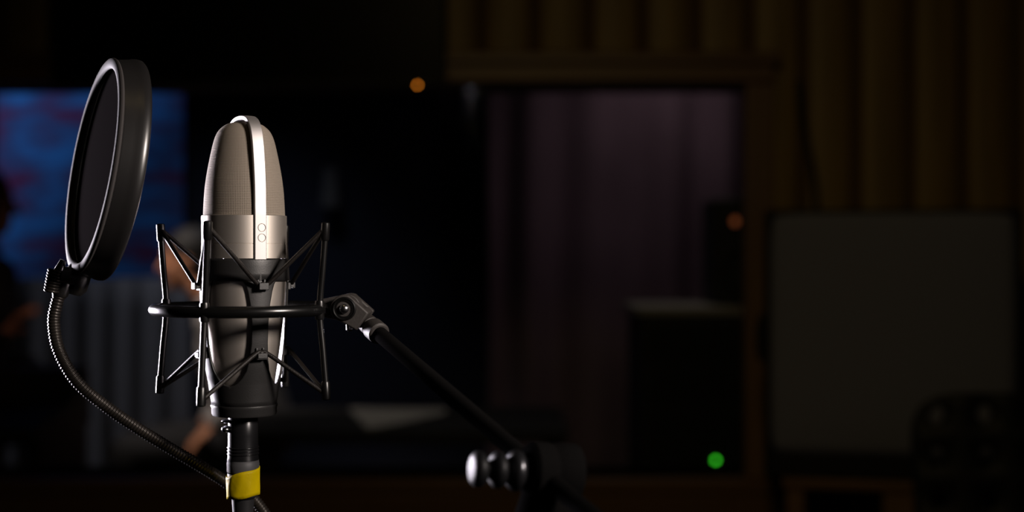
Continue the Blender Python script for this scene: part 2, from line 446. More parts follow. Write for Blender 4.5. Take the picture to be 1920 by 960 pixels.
# ------------------------------------------------------------------ shock mount
RCX = at(457, 480, .9).x; RC = Vector((RCX, .9, zy(579)))
sm = thing('shock_mount', (RCX, .9, zy(775)), 'black shock mount with wire ring, posts and elastic cords holding the microphone', 'shock mount')
BR = [(484, 81), (486, 82), (525, 82.2), (600, 81), (640, 78.5), (680, 73.5), (715, 66.5), (750, 61), (760, 60)]
OW = [(526, 22), (532, 25), (545, 28), (570, 31.5), (600, 33.5), (640, 33.5), (670, 31), (690, 27), (703, 21), (712, 14), (717, 8), (719.5, 0)]
ys = [485, 489, 500, 512, 526] + [526, 529, 532, 538, 545, 555, 570, 585, 600, 620, 640, 655, 670, 680, 690, 697, 703, 708, 712, 715, 717, 718.5, 719.5, 725, 735, 748, 759]
bsk = MB(); NCOL = 10
for k in range(4):
    rc = AZ0 + k*math.pi/2
    for sgn in (1, -1):
        vs = []
        for idx, y in enumerate(ys):
            wdt = 0 if idx < 5 or y >= 719.5 else interp(OW, y)
            for j in range(NCOL + 1):
                vs.append(pol(rc + sgn*R(45 - wdt)*j/NCOL, interp(BR, y)*S, zy(y)))
        fs = []
        for i in range(len(ys)-1):
            if i == 4: continue
            for j in range(NCOL): fs.append((i*(NCOL+1)+j, i*(NCOL+1)+j+1, (i+1)*(NCOL+1)+j+1, (i+1)*(NCOL+1)+j))
        bsk.add(vs, fs)
basket = bsk.build('basket', M['basket'], sm, merge=1e-5, ang=50)
md = basket.modifiers.new('thick', 'SOLIDIFY'); md.thickness = .0014; md.offset = -1
# foot of the basket
cupp = [(58.5, 756), (61.5, 757), (62.0, 760), (60.5, 763), (60.0, 774), (58.5, 777), (52, 778), (24, 778), (24, 768), (52, 768)]
MB().prof((MIC.x, .9, 0), (0, 0, 1), [(a*S, zy(b)) for a, b in cupp], 96, False).build('foot_ring', M['basket'], sm, ang=40)
# wire ring
MB().torus(RC, (0, 0, 1), 162*S, .0039, 160, 18).build('ring', M['ring'], sm)
PA = [R(-13), R(68), R(164), R(-106)]
Rr = 162*S
def rp(az, r, z): return Vector((RCX + r*math.sin(az), .9 - r*math.cos(az), z))
TOPZ, BOTZ = zy(428), zy(733)
tops, bots = [], []
for az in PA:
    ra, rb, rm = Rr + .0050, Rr + .0055, Rr + .0004
    p_top = rp(az + (R(4) if abs(az) < .5 else 0), ra, TOPZ); p_bot = rp(az, rb, BOTZ); pm = rp(az, rm, RC.z)
    post = MB().tube(smooth_path([p_bot, p_bot.lerp(pm, .5), pm, pm.lerp(p_top, .5), p_top], 5), .0021, 14).build('post', M['black_paint'], sm)
    for nm, a, b in (('post_cap', p_top + Vector((0, 0, .0035)), p_top.lerp(pm, .16)), ('post_cap', p_bot - Vector((0, 0, .0035)), p_bot.lerp(pm, .16))):
        dd = (b - a); L = dd.length
        MB().prof(a, dd, [(.0020, 0), (.0028, .0006), (.0029, .002), (.0029, L-.001), (.0024, L)], 18).build(nm, M['black_paint'], post)
    tops.append(p_top); bots.append(p_bot)
    # little clip where the post meets the ring
    MB().prof(pm - Vector((0, 0, .0062)), (0, 0, 1), [(.0028, 0), (.0031, .001), (.0031, .0114), (.0028, .0124)], 16).build('post_clip', M['black_paint'], post)
# hooks on the basket and cords between hooks and posts
hooks_u, hooks_l = [], []
for k in range(4):
    az = AZ0 + k*math.pi/2
    n_ = Vector((math.sin(az), -math.cos(az), 0)); t_ = Vector((math.cos(az), math.sin(az), 0))
    for yy, up in ((537, -1), (662, 1)):
        base = pol(az, interp(BR, yy)*S - .0005, zy(yy))
        hk = MB()
        rot = Matrix((t_, n_, Vector((0, 0, 1)))).transposed()
        def lb(lo, hi):
            mb = MB().box(lo, hi); hk.add([base + rot @ v for v in mb.v], mb.f)
        lb((-.0042, 0, -.0024), (.0042, .0030, .0024))
        lb((-.0038, .0030, -.0012 if up < 0 else -.0024), (.0038, .0058, .0012 if up < 0 else 0))
        lb((-.0034, .0052, -.0016), (.0034, .0066, .0030 if up < 0 else .0018))
        for u in (-.0022, .0022): lb((u-.0008, 0, .0024), (u+.0008, .0022, .0052))
        hk.build('hook', M['basket'], sm, bevel=.0004)
        (hooks_u if up < 0 else hooks_l).append((base + n_*.0041 + Vector((0, 0, .0026 if up < 0 else .0014)), t_))
def cord(p, h, t_, q, sag):
    pts = [p, p.lerp(h - t_*.004, .5) , h - t_*.0040, h + Vector((0, 0, sag)), h + t_*.0040, (h + t_*.004).lerp(q, .5), q]
    MB().tube(smooth_path(pts, 8), .0015, 12).build('elastic_cord', M['rubber'], sm)
for k in range(4):
    # hook k sits between post k and the next one
    cord(tops[k], *hooks_u[k], tops[(k+1) % 4], -.0004)
    cord(bots[k], *hooks_l[k], bots[(k+1) % 4], .0006)
# bracket plate, joint and swivel block to the right of the ring
PV = at(652, 577, .895)
def extrude(mb, pts, y0, y1, base=None):
    """outline in x,z extruded along y"""
    n = len(pts)
    mb.add([(x, y0, z) for x, z in pts] + [(x, y1, z) for x, z in pts],
           [tuple(range(n)), tuple(range(n, 2*n))[::-1]] + [(i, n+i, n+(i+1) % n, (i+1) % n) for i in range(n)])
px = lambda x, y: ((x - 960)*.895/F, CZ + (480 - y)*.895/F)
pl = MB()
arc = [px(652 + 26*math.cos(R(a)), 577 - 26*math.sin(R(a))) for a in range(115, -120, -15)]
extrude(pl, [px(597, 562)] + arc + [px(597, 592)], .889, .905)
pl.build('bracket', M['bracket'], sm, bevel=.0008)
bl = MB(); dirv = Vector((.816, -.578)); per = Vector((.578, .816))
cx, cz = px(652, 577)
def lp(u, v): return (cx + (dirv.x*u + per.x*v)*S, cz + (dirv.y*u + per.y*v)*S)
outl = [lp(-26*math.cos(R(a)), 26*math.sin(R(a))) for a in range(-75, 76, 10)] + [lp(39, 20), lp(41, 18), lp(41, -18), lp(39, -20)]
for y0, y1 in ((.876, .884), (.908, .916)): extrude(bl, outl, y0, y1)
o2 = [lp(27, 21), lp(40, 19), lp(40, -19), lp(27, -21)]
extrude(bl, o2, .884, .908)
blo = bl.build('swivel_block', M['bracket'], sm, bevel=.0012)
bs = MB().torus((cx, .8758, cz), (0, 1, 0), .0070, .0009, 48, 8, 1)
bs.prof((cx, .8764, cz), (0, -1, 0), [(.0062, -.001), (.0062, .0012), (.0052, .0012), (.0048, -.0004), (.0002, -.0004)], 40, False)
bs.build('bolt_washer', M['ring'], blo)
MB().prof((cx, .876, cz), (0, -1, 0), [(.0032, -.002), (.0032, .0012), (.0024, .0026), (.0008, .0032)], 24).build('bolt', M['chrome'], blo)
MB().prof((cx + .001, .8925, cz - .0088 - .002), (.1, 0, -1), [(.002, 0), (.0022, .0038), (.001, .005)], 16).build('set_screw', M['chrome'], blo)

# ------------------------------------------------------------------ microphone cable
cab = thing('microphone_cable', (MIC.x, .9, zy(1010)), 'black microphone cable plugged in under the microphone, wrapped in yellow tape', 'cable')
CX = MIC.x - .0008
xl = MB().prof((CX, .9, 0), (0, 0, 1), [(29*S, zy(884)), (29.5*S, zy(880)), (29.5*S, zy(860)), (28.5*S, zy(857)), (28*S, zy(815)), (27.5*S, zy(783)), (25*S, zy(779.5))], 48)
for yy in (838, 844, 850): xl.torus((CX, .9, zy(yy)), (0, 0, 1), 28.3*S, .0006, 48, 8)
xo = xl.build('connector', M['xlr'], cab, ang=50)
xg = MB().prof((CX, .9, 0), (0, 0, 1), [(29.6*S, zy(884)), (30.2*S, zy(882)), (30.2*S, zy(868)), (29.6*S, zy(866)), (29.6*S, zy(862))], 48); xg.build('connector_sleeve', M['xlr_grey'], cab)
lt = MB()
for z0, z1, rr in ((792, 784, .0045), (810, 796, .0050)):
    lt.ball((CX - 29*S, .896, (zy(z0)+zy(z1))/2), (.0034, rr, abs(zy(z1)-zy(z0))/2), 16)
lt.build('latch', M['chrome'], xo)
# tape: a wrapped band with a slanted upper edge
tp = MB(); vs = []; n = 64
for i in range(9):
    f = i/8
    for j in range(n):
        a = 2*math.pi*j/n - math.pi/2
        topy = 883 - 8*math.sin(a+math.pi/2)*1.0 - 1.5*math.sin(3*a); boty = 930 - 3.5*math.sin(a + math.pi/2) + 1.0*math.sin(4*a+1)
        y = boty + (topy - boty)*f
        rr = (31.3 - .6*(1-f) + .35*math.sin(5*a + 3*f) + .25*math.sin(9*a - 5*f))*S
        aa = a + math.pi/2
        vs.append(Vector((CX + rr*math.sin(aa), .9 - rr*math.cos(aa), zy(y))))
tp.add(vs, [(i*n+j, i*n+(j+1) % n, (i+1)*n+(j+1) % n, (i+1)*n+j) for i in range(8) for j in range(n)])
to = tp.build('yellow_tape', M['tape'], cab); md = to.modifiers.new('thick', 'SOLIDIFY'); md.thickness = .0006
MB().prof((CX, .9, 0), (0, 0, 1), [(11*S, zy(1080)), (15*S, zy(1040)), (19*S, zy(965)), (21*S, zy(935)), (28*S, zy(929)), (29*S, zy(886))], 32).build('strain_relief', M['boot'], cab)
MB().tube(smooth_path([(CX, .9, zy(1040)), (CX, .9, 1.0), (CX + .01, .905, .6), (CX - .02, .92, .2), (CX - .01, .98, .03), (CX + .1, 1.12, .0055), (CX + .3, 1.2, .0055), (CX + .5, 1.05, .0055), (1.2, .8, .0055), (2.3, .9, .0055)], 14), .0034, 12).build('cord', M['boot'], cab)

# ------------------------------------------------------------------ boom stand
P0 = at(700, 612, .898); P1 = at(1012, 884, .715); bd = (P1 - P0).normalized()
POLE = Vector((at(1022, 900, .715).x, .715, 0))
stn = thing('microphone_stand', (POLE.x, .715, 0), 'black boom microphone stand with chrome-glinting clutch knob, arm rising to the shock mount', 'microphone stand')
# threaded end collar by the swivel block
bc = at(688, 606, .897); bdir = (P1 - bc).normalized()
MB().prof(bc, bdir, [(.0060, 0), (.0066, .001), (.0066, .0068), (.0056, .0072), (.0056, .0085), (.0070, .0090), (.0074, .0100), (.0074, .0195), (.0062, .0205)], 32).build('end_collar', M['bracket'], stn, ang=35)
MB().tube([bc + bdir*.016, bc.lerp(P1, .5), P1, P1 + bdir*.16], .0051, 24).build('boom_arm', M['boom'], stn)
MB().prof(P1 + bdir*.16, bdir, [(.0051, -.01), (.0075, -.01), (.0080, -.008), (.0080, .02), (.006, .024)], 24).build('boom_end_cap', M['boot'], stn)
# clutch: round joint body across the arm, knob to the left
ka = Vector((-.93, -.34, .09)).normalized()
CB = P1
cl = MB().prof(CB - ka*.021, ka, [(.010, -.002), (.0150, 0), (.0160, .002), (.0160, .013), (.0152, .0145), (.0152, .0155), (.0160, .017), (.0160, .026), (.0135, .029), (.010, .030)], 48)
clo = cl.build('clutch', M['boom'], stn, ang=35)
def lobe(c, r_, w_):
    return [(c + w_*math.sin(R(a)), .55*r_ + .45*r_*math.cos(R(a))) for a in range(-90, 91, 15)]
MB().prof(CB, ka, [(.004, .006)] + [(b, a) for a, b in lobe(.0140, .0112, .0045)] + [(.004, .0200)], 40).build('clutch_cap', M['knob'], clo)
kn = MB().prof(CB, ka, [(.004, .0185)] + [(b, a) for a, b in lobe(.0240, .0100, .0042)] + [(.0042, .0290), (.0042, .0300)] + [(b, a) for a, b in lobe(.0350, .0098, .0042)] + [(.002, .0396)], 40)
kn.build('clutch_knob', M['clutch'], clo)
# saddle and upright tube
sad = MB().prof((POLE.x, .715, 0), (0, 0, 1), [(.0105, 1.00), (.0150, 1.002), (.0160, 1.006), (.0160, 1.07), (.0175, 1.075), (.0185, 1.085), (.0185, CB.z - .034), (.0165, CB.z - .022), (.0125, CB.z - .010)], 40)
sad.build('clutch_saddle', M['boom'], stn, ang=40)
MB().tube([(POLE.x, .715, .07), (POLE.x, .715, 1.01)], .0095, 24).build('upright_tube', M['boom'], stn)
MB().prof((POLE.x, .715, 0), (0, 0, 1), [(.0125, .06), (.016, .062), (.016, .14), (.013, .145), (.013, .50), (.017, .505), (.017, .55), (.0125, .555)], 32).build('lower_tube', M['boom'], stn, ang=40)
for k in range(3):
    a = R(30 + 120*k); e = Vector((POLE.x + .30*math.cos(a), .715 + .30*math.sin(a), .010)); c0 = Vector((POLE.x + .014*math.cos(a), .715 + .014*math.sin(a), .115))
    lg = MB().tube([c0, c0.lerp(e, .5), e], .0075, 14).build('leg', M['boom'], stn)
    MB().prof(e - (e-c0).normalized()*.02, (e-c0), [(.0085, 0), (.0095, .002), (.0095, .026), (.006, .029)], 16).build('rubber_foot', M['boot'], lg)

# ------------------------------------------------------------------ pop filter
pf_c = at(176, 311, .90)
f_ = (pf_c - Vector((0, 0, CZ))).normalized(); r_v = f_.cross(Vector((0, 0, 1))).normalized(); u_v = r_v.cross(f_)
nf = (r_v*(-.986) + u_v*.166)*.983 - f_*.180; nf.normalize()      # the face we look at
pf = thing('pop_filter', at(120, 545, .9), 'round black pop filter on a ribbed gooseneck left of the microphone', 'pop filter')
RF = 207*S*.905/.9
ho = MB()
hp = [(RF-.0045, -.0003), (RF-.0030, .0001), (RF-.0022, -.0008), (RF-.0018, -.0022), (RF-.0006, -.0075), (RF+.0002, -.0105), (RF+.0009, -.0125), (RF+.0012, -.0145), (RF+.0010, -.0170), (RF+.0000, -.0182), (RF-.0018, -.0186), (RF-.0055, -.0186), (RF-.0055, -.0003)]
ho.prof(pf_c, nf, hp, 160, False); ho_o = ho.build('hoop', M['hoop'], pf, ang=50)
MB().torus(pf_c + nf*.0002, nf, RF - .0047, .0037, 160, 14, .55).build('hoop_lip', M['hoop_lip'], pf)
fb = MB(); vs = []; rings = 10; n = 120
ax_ = nf.cross(Vector((0, 0, 1))).normalized(); ay_ = nf.cross(ax_)
for i in range(rings+1):
    rr = (RF - .0060)*max(i/rings, .004)
    for j in range(n):
        a = 2*math.pi*j/n; vs.append(pf_c - nf*(.0034 + .0006*(i/rings)**2) + (ax_*math.cos(a) + ay_*math.sin(a))*rr)
fs = [(i*n+j, i*n+(j+1) % n, (i+1)*n+(j+1) % n, (i+1)*n+j) for i in range(rings) for j in range(n)] + [tuple(range(n))]
mesh_o = fb.add(vs, fs).build('nylon_screen', M['nylon'], pf); mesh_o.modifiers.new('thick', 'SOLIDIFY').thickness = .0003
# connector block and ribbed clamp
ca = at(136, 512, .905); cb = at(120, 560, .905); cd = (cb - ca).normalized()
MB().prof(at(150, 503, .91), cb - ca, [(.005, -.004), (.0075, 0), (.0090, .004), (.0090, .014), (.0065, .018)], 28).build('mount_block', M['hoop'], pf, ang=40)
MB().tube([at(119, 488, .897), at(112, 503, .897), at(106, 520, .9)], [.0022, .003, .0042], 16).build('mount_tab', M['chrome'], pf)
ring = []
ks, ke = at(104, 505, .897), at(96, 548, .897)
cl_ = MB(); N_ = 40; pts = [ks.lerp(ke, i/N_) for i in range(N_+1)]
cl_.tube(pts, [.0052*(.86 + .14*abs(math.sin(math.pi*i/N_*8))) for i in range(N_+1)], 20); cl_.build('thumb_nut', M['goose'], pf)
MB().tube([at(112, 515, .9), at(140, 520, .905)], .0062, 20).build('nut_axle', M['hoop'], pf)
gpts = [(116, 540, .903), (106, 572, .902), (101, 606, .902), (111, 658, .903), (144, 715, .905), (196, 760, .91), (252, 799, .915), (310, 835, .92), (366, 868, .925), (425, 905, .935), (490, 954, .945)]
GP = [at(*p) for p in gpts] + [Vector((-.12, .92, .985)), Vector((-.05, .84, .90)), Vector((-.015, .765, .86)), Vector((POLE.x - .022, .715, .85))]
path = smooth_path(GP, 40)
# resample evenly
L = [0]
for a, b in zip(path, path[1:]): L.append(L[-1] + (b-a).length)
step = .0005; out = []; i = 0; t = 0
while t < L[-1]:
    while L[i+1] < t: i += 1
    out.append(path[i].lerp(path[i+1], (t - L[i])/(L[i+1]-L[i]))); t += step
rad = [.0040 + .00035*math.sin(2*math.pi*k*step/.0021) for k in range(len(out))]
MB().tube(out, rad, 16).build('gooseneck', M['goose'], pf, ang=180)
MB().prof(GP[0] - (GP[1]-GP[0]).normalized()*.006, GP[1]-GP[0], [(.0050, 0), (.0056, .001), (.0056, .010), (.0046, .012)], 24).build('neck_sleeve', M['hoop'], pf, ang=40)
MB().box((POLE.x - .028, .700, .835), (POLE.x - .010, .730, .865)).build('pole_clamp', M['hoop'], pf, bevel=.003)

# ------------------------------------------------------------------ television above the window
TD = WY - .14
tx0, tx1, tz0 = (95-960)*TD/F, (835-960)*TD/F, CZ + (480-163)*TD/F
tv = thing('television', ((tx0+tx1)/2, TD, tz0), 'black television mounted over the window with an orange standby light', 'television')
MB().box((tx0, TD, tz0), (tx1, TD + .05, tz0 + .60)).build('casing', M['plastic_black'], tv, bevel=.004)
MB().box((tx0 + .012, TD - .002, tz0 + .018), (tx1 - .012, TD + .002, tz0 + .588)).build('screen', M['tvblack'], tv, smooth=False)
lp_ = at(783, 162, TD - .004)
MB().ball((lp_.x, lp_.y, tz0 + .004), (.0034, .003, .0034), 16).build('standby_light', M['led_orange'], tv)
MB().box(((tx0+tx1)/2 - .2, TD + .05, tz0 + .15), ((tx0+tx1)/2 + .2, WY - .026, tz0 + .45)).build('wall_bracket', M['plastic_black'], tv)

# cable hanging down the slatted wall
hc = MB().tube(smooth_path([at(1497, 150, 3.45), at(1503, 205, 3.445), at(1516, 275, 3.44), at(1527, 340, 3.44), at(1531, 420, 3.44), at(1528, 560, 3.45), at(1524, 760, 3.45), at(1520, 940, 3.45), Vector((.78, 3.42, .02))], 10), .008, 12).build('hanging_cable', M['plastic_black'])
tag(hc, 'thick black cable running down the slatted wall behind the grey speaker cabinet', 'cable')

# ------------------------------------------------------------------ speaker cabinet on a wooden stand
AD = 3.02
ACX = at(1697, 0, AD).x
ax0, ax1, az0, az1 = ACX - .3028, ACX + .2423, at(0, 902, AD).z, at(0, 392, AD).z
amp = thing('speaker_cabinet', (ACX, AD, az0), 'black vinyl speaker cabinet with a large grey cloth front on a wooden stand', 'speaker cabinet')
tk = .016
MB().box((ax0-.012, AD, az0), (ax0 + tk*.3, AD + .33, az1)).box((ax1 - tk*.3, AD, az0), (ax1+.012, AD + .33, az1)).box((ax0, AD, az1 - tk), (ax1, AD + .33, az1)) \
    .box((ax0, AD, az0), (ax1, AD + .33, az0 + .055)).box((ax0, AD + .31, az0), (ax1, AD + .33, az1)).build('case', M['tolex'], amp, bevel=.006)
# slightly pillowed cloth
cz0, cz1 = az0 + .055, az1 - .010
vs = []; n = 24
def sq(u, v):
    return u*(1 - .025*abs(v)**9), v*(1 - .025*abs(u)**9)
for i in range(n+1):
    for j in range(n+1):
        u0, v0 = 2*j/n - 1, 2*i/n - 1; u, v = sq(u0, v0)
        bul = .012*(1 - u0**6)*(1 - v0**6)
        vs.append(((ax0+ax1)/2 + u*(ax1-ax0)/2*.985, AD + .004 - bul, (cz0+cz1)/2 + v*(cz1-cz0)/2))
gc = MB().add(vs, [(i*(n+1)+j, i*(n+1)+j+1, (i+1)*(n+1)+j+1, (i+1)*(n+1)+j) for i in range(n) for j in range(n)]).build('grille_cloth', M['cloth_grey'], amp)
gc.modifiers.new('thick', 'SOLIDIFY').thickness = .006
hz = at(0, 640, AD).z
MB().tube(smooth_path([(ax0 - .010, AD + .06, hz + .055), (ax0 - .020, AD + .06, hz + .035), (ax0 - .022, AD + .06, hz), (ax0 - .020, AD + .06, hz - .035), (ax0 - .010, AD + .06, hz - .055)], 8), .010, 12).build('side_handle', M['plastic_black'], amp)
MB().tube(smooth_path([(ax1 + .014, AD + .06, hz + .14), (ax1 + .030, AD + .06, hz + .11), (ax1 + .032, AD + .06, hz + .07), (ax1 + .030, AD + .06, hz+.03), (ax1 + .014, AD + .06, hz)], 8), .010, 12).build('side_handle', M['plastic_black'], amp)
wx0, wx1 = at(1478, 0, AD).x, at(1745, 0, AD).x
ws = thing('wooden_stand', ((wx0+wx1)/2, AD, 0), 'brown wooden open-fronted stand carrying the grey-fronted speaker cabinet', 'stand')
amp.rotation_euler.z = ws_rot = R(-11)      # turned towards the microphone
t1 = at(1512, 0, AD).x; t2 = at(1655, 0, AD).x
MB().box((wx0, AD + .01, 0), (t1, AD + .33, az0 - .022)).build('side_panel', M['trim_v'], ws, bevel=.003)
MB().box((t2, AD + .01, 0), (wx1, AD + .33, az0 - .022)).build('side_panel', M['trim_v'], ws, bevel=.003)
MB().box((wx0 - .01, AD, az0 - .022), (wx1 + .22, AD + .33, az0)).build('top_board', M['trim'], ws, bevel=.003)
MB().box((wx1 + .17, AD + .01, 0), (wx1 + .21, AD + .33, az0 - .022)).build('side_panel', M['trim_v'], ws, bevel=.003)
MB().box((t1, AD + .30, 0), (t2, AD + .32, az0 - .022)).build('back_panel', M['groove'], ws)
MB().box((t1, AD + .02, .30), (t2, AD + .30, .318)).build('shelf', M['trim'], ws)
ws.rotation_euler.z = ws_rot

# ------------------------------------------------------------------ plastic chair with a perforated back
HD = 2.72
hx = at(1946, 0, HD).x; top = at(0, 738, HD).z; W2 = .245; H2 = .26
ch = thing('perforated_chair', (hx, HD, 0), 'black plastic chair with rows of holes in its backrest, before the speaker cabinet', 'chair')
NX, NZ, NH = 5, 6, 16
vs, fs = [], []
def mp_(u, v):
    uu = u*(1 - .10*abs(v)**10) ; vv = v*(1 - .10*abs(u)**7)
    X = uu*W2*(1 + .03*(v)); X += -.012*(v)  # slight lean
    return Vector((hx + X*(1 - .06*v) + .0, HD - .035*(1 - uu*uu) + .05*(v + 1)*.5, top - H2 + vv*H2))
bkm = MB()
for i in range(NX):
    for j in range(NZ):
        u0, u1 = -1 + 2*i/NX, -1 + 2*(i+1)/NX; v0, v1 = -1 + 2*j/NZ, -1 + 2*(j+1)/NZ
        cu, cv = (u0+u1)/2, (v0+v1)/2; hu, hv = (u1-u0)/2, (v1-v0)/2
        inner, outer = [], []
        for k in range(NH):
            a = 2*math.pi*k/NH; c_, s_ = math.cos(a), math.sin(a); mm = max(abs(c_), abs(s_))
            outer.append(mp_(cu + hu*c_/mm, cv + hv*s_/mm)); inner.append(mp_(cu + hu*.30*c_, cv + hv*.44*s_))
        bkm.add(outer + inner, [(k, (k+1) % NH, NH + (k+1) % NH, NH + k) for k in range(NH)])
bo = bkm.build('backrest', M['plastic_black'], ch, merge=1e-5, solid=.006)
seat = MB(); vs = []; n = 16
for i in range(n+1):
    for j in range(n+1):
        u0, v0 = 2*j/n-1, 2*i/n-1; u = u0*(1-.1*abs(v0)**8); v = v0*(1-.1*abs(u0)**8)
        vs.append((hx + u*.22, HD - .20 + v*.21, .455 - .02*(1-u0**4)*(1-v0**4) ))
seat.add(vs, [(i*(n+1)+j, i*(n+1)+j+1, (i+1)*(n+1)+j+1, (i+1)*(n+1)+j) for i in range(n) for j in range(n)]).build('seat', M['plastic_black'], ch, solid=.01)
for sx in (-1, 1):
    MB().tube(smooth_path([(hx + sx*.205, HD + .015, top - 2*H2 + .06), (hx + sx*.20, HD - .0, .46), (hx + sx*.20, HD - .40, .435), (hx + sx*.20, HD - .42, .41), (hx + sx*.215, HD - .44, .012)], 8), .011, 14).build('leg', M['black_paint'], ch)
    MB().tube([(hx + sx*.20, HD - .05, .44), (hx + sx*.215, HD + .05, .012)], .011, 14).build('leg', M['black_paint'], ch)

# ------------------------------------------------------------------ control room
# large glowing panel high on the far wall
SD = 5.92
sx0, sx1, sz0, sz1 = at(-330, 0, SD).x, at(346, 0, SD).x, at(0, 525, SD).z, at(0, 120, SD).z
scn = thing('glow_panel', ((sx0+sx1)/2, SD, sz0), 'large glowing panel in the control room showing a blurry blue and maroon picture', 'screen')
MB().box((sx0, SD, sz0), (sx1, SD + .08, sz1)).build('casing', M['plastic_black'], scn)
MB().box((sx0 + .004, SD - .003, sz0 + .004), (sx1 - .004, SD + .001, sz1 - .004)).build('pattern', M['screen'], scn, smooth=False)
# pleated drapes
def drape(x0, x1, z0, z1, y, name, m, pl, amp, seed):
    rnd = random.Random(seed); n = int((x1-x0)/.012); vs = []
    for j in range(n+1):
        x = x0 + (x1-x0)*j/n; ph = 2*math.pi*(x-x0)/pl + .8*math.sin(7*x)
        for i in range(9):
            z = z0 + (z1-z0)*i/8; k = 1 - .45*i/8
            vs.append((x + .004*math.sin(3*z + x*9), y + amp*k*math.sin(ph + .2*math.sin(2*z)), z))
    o = MB().add(vs, [(j*9+i, (j+1)*9+i, (j+1)*9+i+1, j*9+i+1) for j in range(n) for i in range(8)]).build(name, m, None, ang=180)
    o.modifiers.new('thick', 'SOLIDIFY').thickness = .004
    return o
tag(drape(at(-330, 0, 5.8).x, at(346, 0, 5.8).x, .03, sz0 + .01, 5.86, 'grey_curtain', M['curtain'], .13, .035, 3),
    'grey pleated curtain hanging under the blue glowing panel', 'curtain')
tag(drape(at(915, 0, 5.8).x, at(1460, 0, 5.8).x, .03, 2.2, 5.86, 'plum_curtain', M['plum'], .28, .05, 5),
    'dim plum curtain on the far wall of the control room behind the grey-topped rack', 'curtain')

# desk along the window inside
DZ = .725
dk = thing('control_desk', (-.55, 4.35, 0), 'dark desk with papers on it behind the control room window', 'desk')
MB().box((-.86, 3.98, DZ - .035), (.17, 4.62, DZ)).build('desk_top', M['desk'], dk, bevel=.004)
for xx in (-.84, .10):
    MB().box((xx, 4.04, 0), (xx + .05, 4.56, DZ - .035)).build('leg_panel', M['desk'], dk, bevel=.003)
# papers lying on the desk
pa, pb, pc, pd = at(652, 764, 4.56), at(838, 766, 4.56), at(846, 777, 4.36), at(690, 812, 4.05)
pz = DZ + .0035
def onz(px_, py_, z):
    d_ = (CZ - z)*F/(py_ - 480); return Vector(((px_-960)*d_/F, d_, z))
q = [onz(655, 767, pz), onz(838, 767, pz), onz(835, 775, pz), onz(690, 806, pz)]
pm_ = MB().add(q + [v + Vector((0, 0, .006)) for v in q], [(0,1,2,3), (4,7,6,5)] + [(i, i+4, (i+1) % 4 + 4, (i+1) % 4) for i in range(4)]).build('paper_stack', M['paper'], bevel=.001)
pm_.location.z -= .0035
tag(pm_, 'pale sheaf of papers lying on the dark control room desk', 'paper')
# mixing console on the desk at the left
mc = thing('mixing_console', (-1.85, 3.9, 0), 'dark mixing console on side panels at the lower left behind the glass', 'mixing console')
cs_ = MB()
prf = [(3.68, DZ), (3.68, DZ + .045), (4.04, DZ + .10), (4.08, DZ + .18), (4.16, DZ + .18), (4.16, DZ)]
n = len(prf); X0, X1 = -2.2, -1.32
cs_.add([(X0, y, z) for y, z in prf] + [(X1, y, z) for y, z in prf], [tuple(range(n)), tuple(range(n, 2*n))[::-1]] + [(i, n+i, n+(i+1) % n, (i+1) % n) for i in range(n)])
cs_.build('console_body', M['desk'], mc, bevel=.004)
for xx in (X0, X1 - .04): MB().box((xx, 3.72, 0), (xx + .04, 4.12, DZ)).build('side_panel', M['desk'], mc, bevel=.003)
for i in range(10):
    xx = X0 + .06 + i*.065
    MB().box((xx - .008, 3.78, DZ + .058), (xx + .008, 3.80, DZ + .078)).build('fader', M['rack_top'], mc, bevel=.002)

# rack with pale top, right end of the window
KD = 3.95
kx0, kx1, kz = at(1196, 0, KD).x, at(1470, 0, KD).x, at(0, 578, KD).z
rk = thing('equipment_rack', ((kx0+kx1)/2, KD, 0), 'black equipment rack with a pale top and a green light, behind the glass', 'equipment rack')
MB().box((kx0 + .01, KD, .04), (kx1, KD + .45, kz - .022)).build('cabinet', M['rack'], rk, bevel=.004)
MB().box((kx0 - .005, KD - .015, kz - .022), (kx1 + .01, KD + .47, kz + .004)).build('top_board', M['rack_top'], rk, bevel=.008)
for i in range(6):
    z1_ = kz - .05 - i*.125
    if i == 4: pass
    fp = MB().box((kx0 + .03, KD - .008, z1_ - .11), (kx1 - .02, KD, z1_)).build('rack_unit', M['plastic_black'], rk, bevel=.002)
    for k in range(4):
        MB().prof((kx0 + .09 + k*.05, KD - .008, z1_ - .055), (0, -1, 0), [(.010, 0), (.010, .012), (.008, .015)], 20).build('knob', M['rack'], fp)
gl_ = at(1342, 863, KD - .012)
MB().ball(gl_, (.0062, .005, .0062), 16).build('power_light', M['led_green'], rk)
for xx in (kx0 + .05, kx1 - .05):
    for yy in (KD + .05, KD + .4): MB().prof((xx, yy, 0), (0, 0, 1), [(.02, 0), (.022, .005), (.022, .035), (.016, .042)], 16).build('foot', M['boot'], rk)
# monitor speaker on the rack
mx0, mx1, mz1 = at(1338, 0, KD + .1).x, at(1470, 0, KD + .1).x, at(0, 372, KD + .1).z
ms = thing('monitor_speaker', ((mx0+mx1)/2, KD + .1, kz + .004), 'black monitor speaker with a small amber light on top of the rack', 'speaker')
MB().box((mx0, KD + .1, kz + .004), (mx1, KD + .36, mz1)).build('cabinet', M['rack'], ms, bevel=.01)
cxm = (mx0+mx1)/2
MB().prof((cxm, KD + .1, kz + .10), (0, -1, 0), [(.075, -.002), (.078, .004), (.070, .004), (.055, -.006), (.022, -.014), (.020, -.004), (.001, .002)], 40, False).build('woofer', M['plastic_black'], ms)
MB().prof((cxm, KD + .1, kz + .24), (0, -1, 0), [(.034, -.002), (.036, .003), (.028, .003), (.014, -.002), (.001, .004)], 32, False).build('tweeter', M['plastic_black'], ms)
la = at(1379, 415, KD + .09)
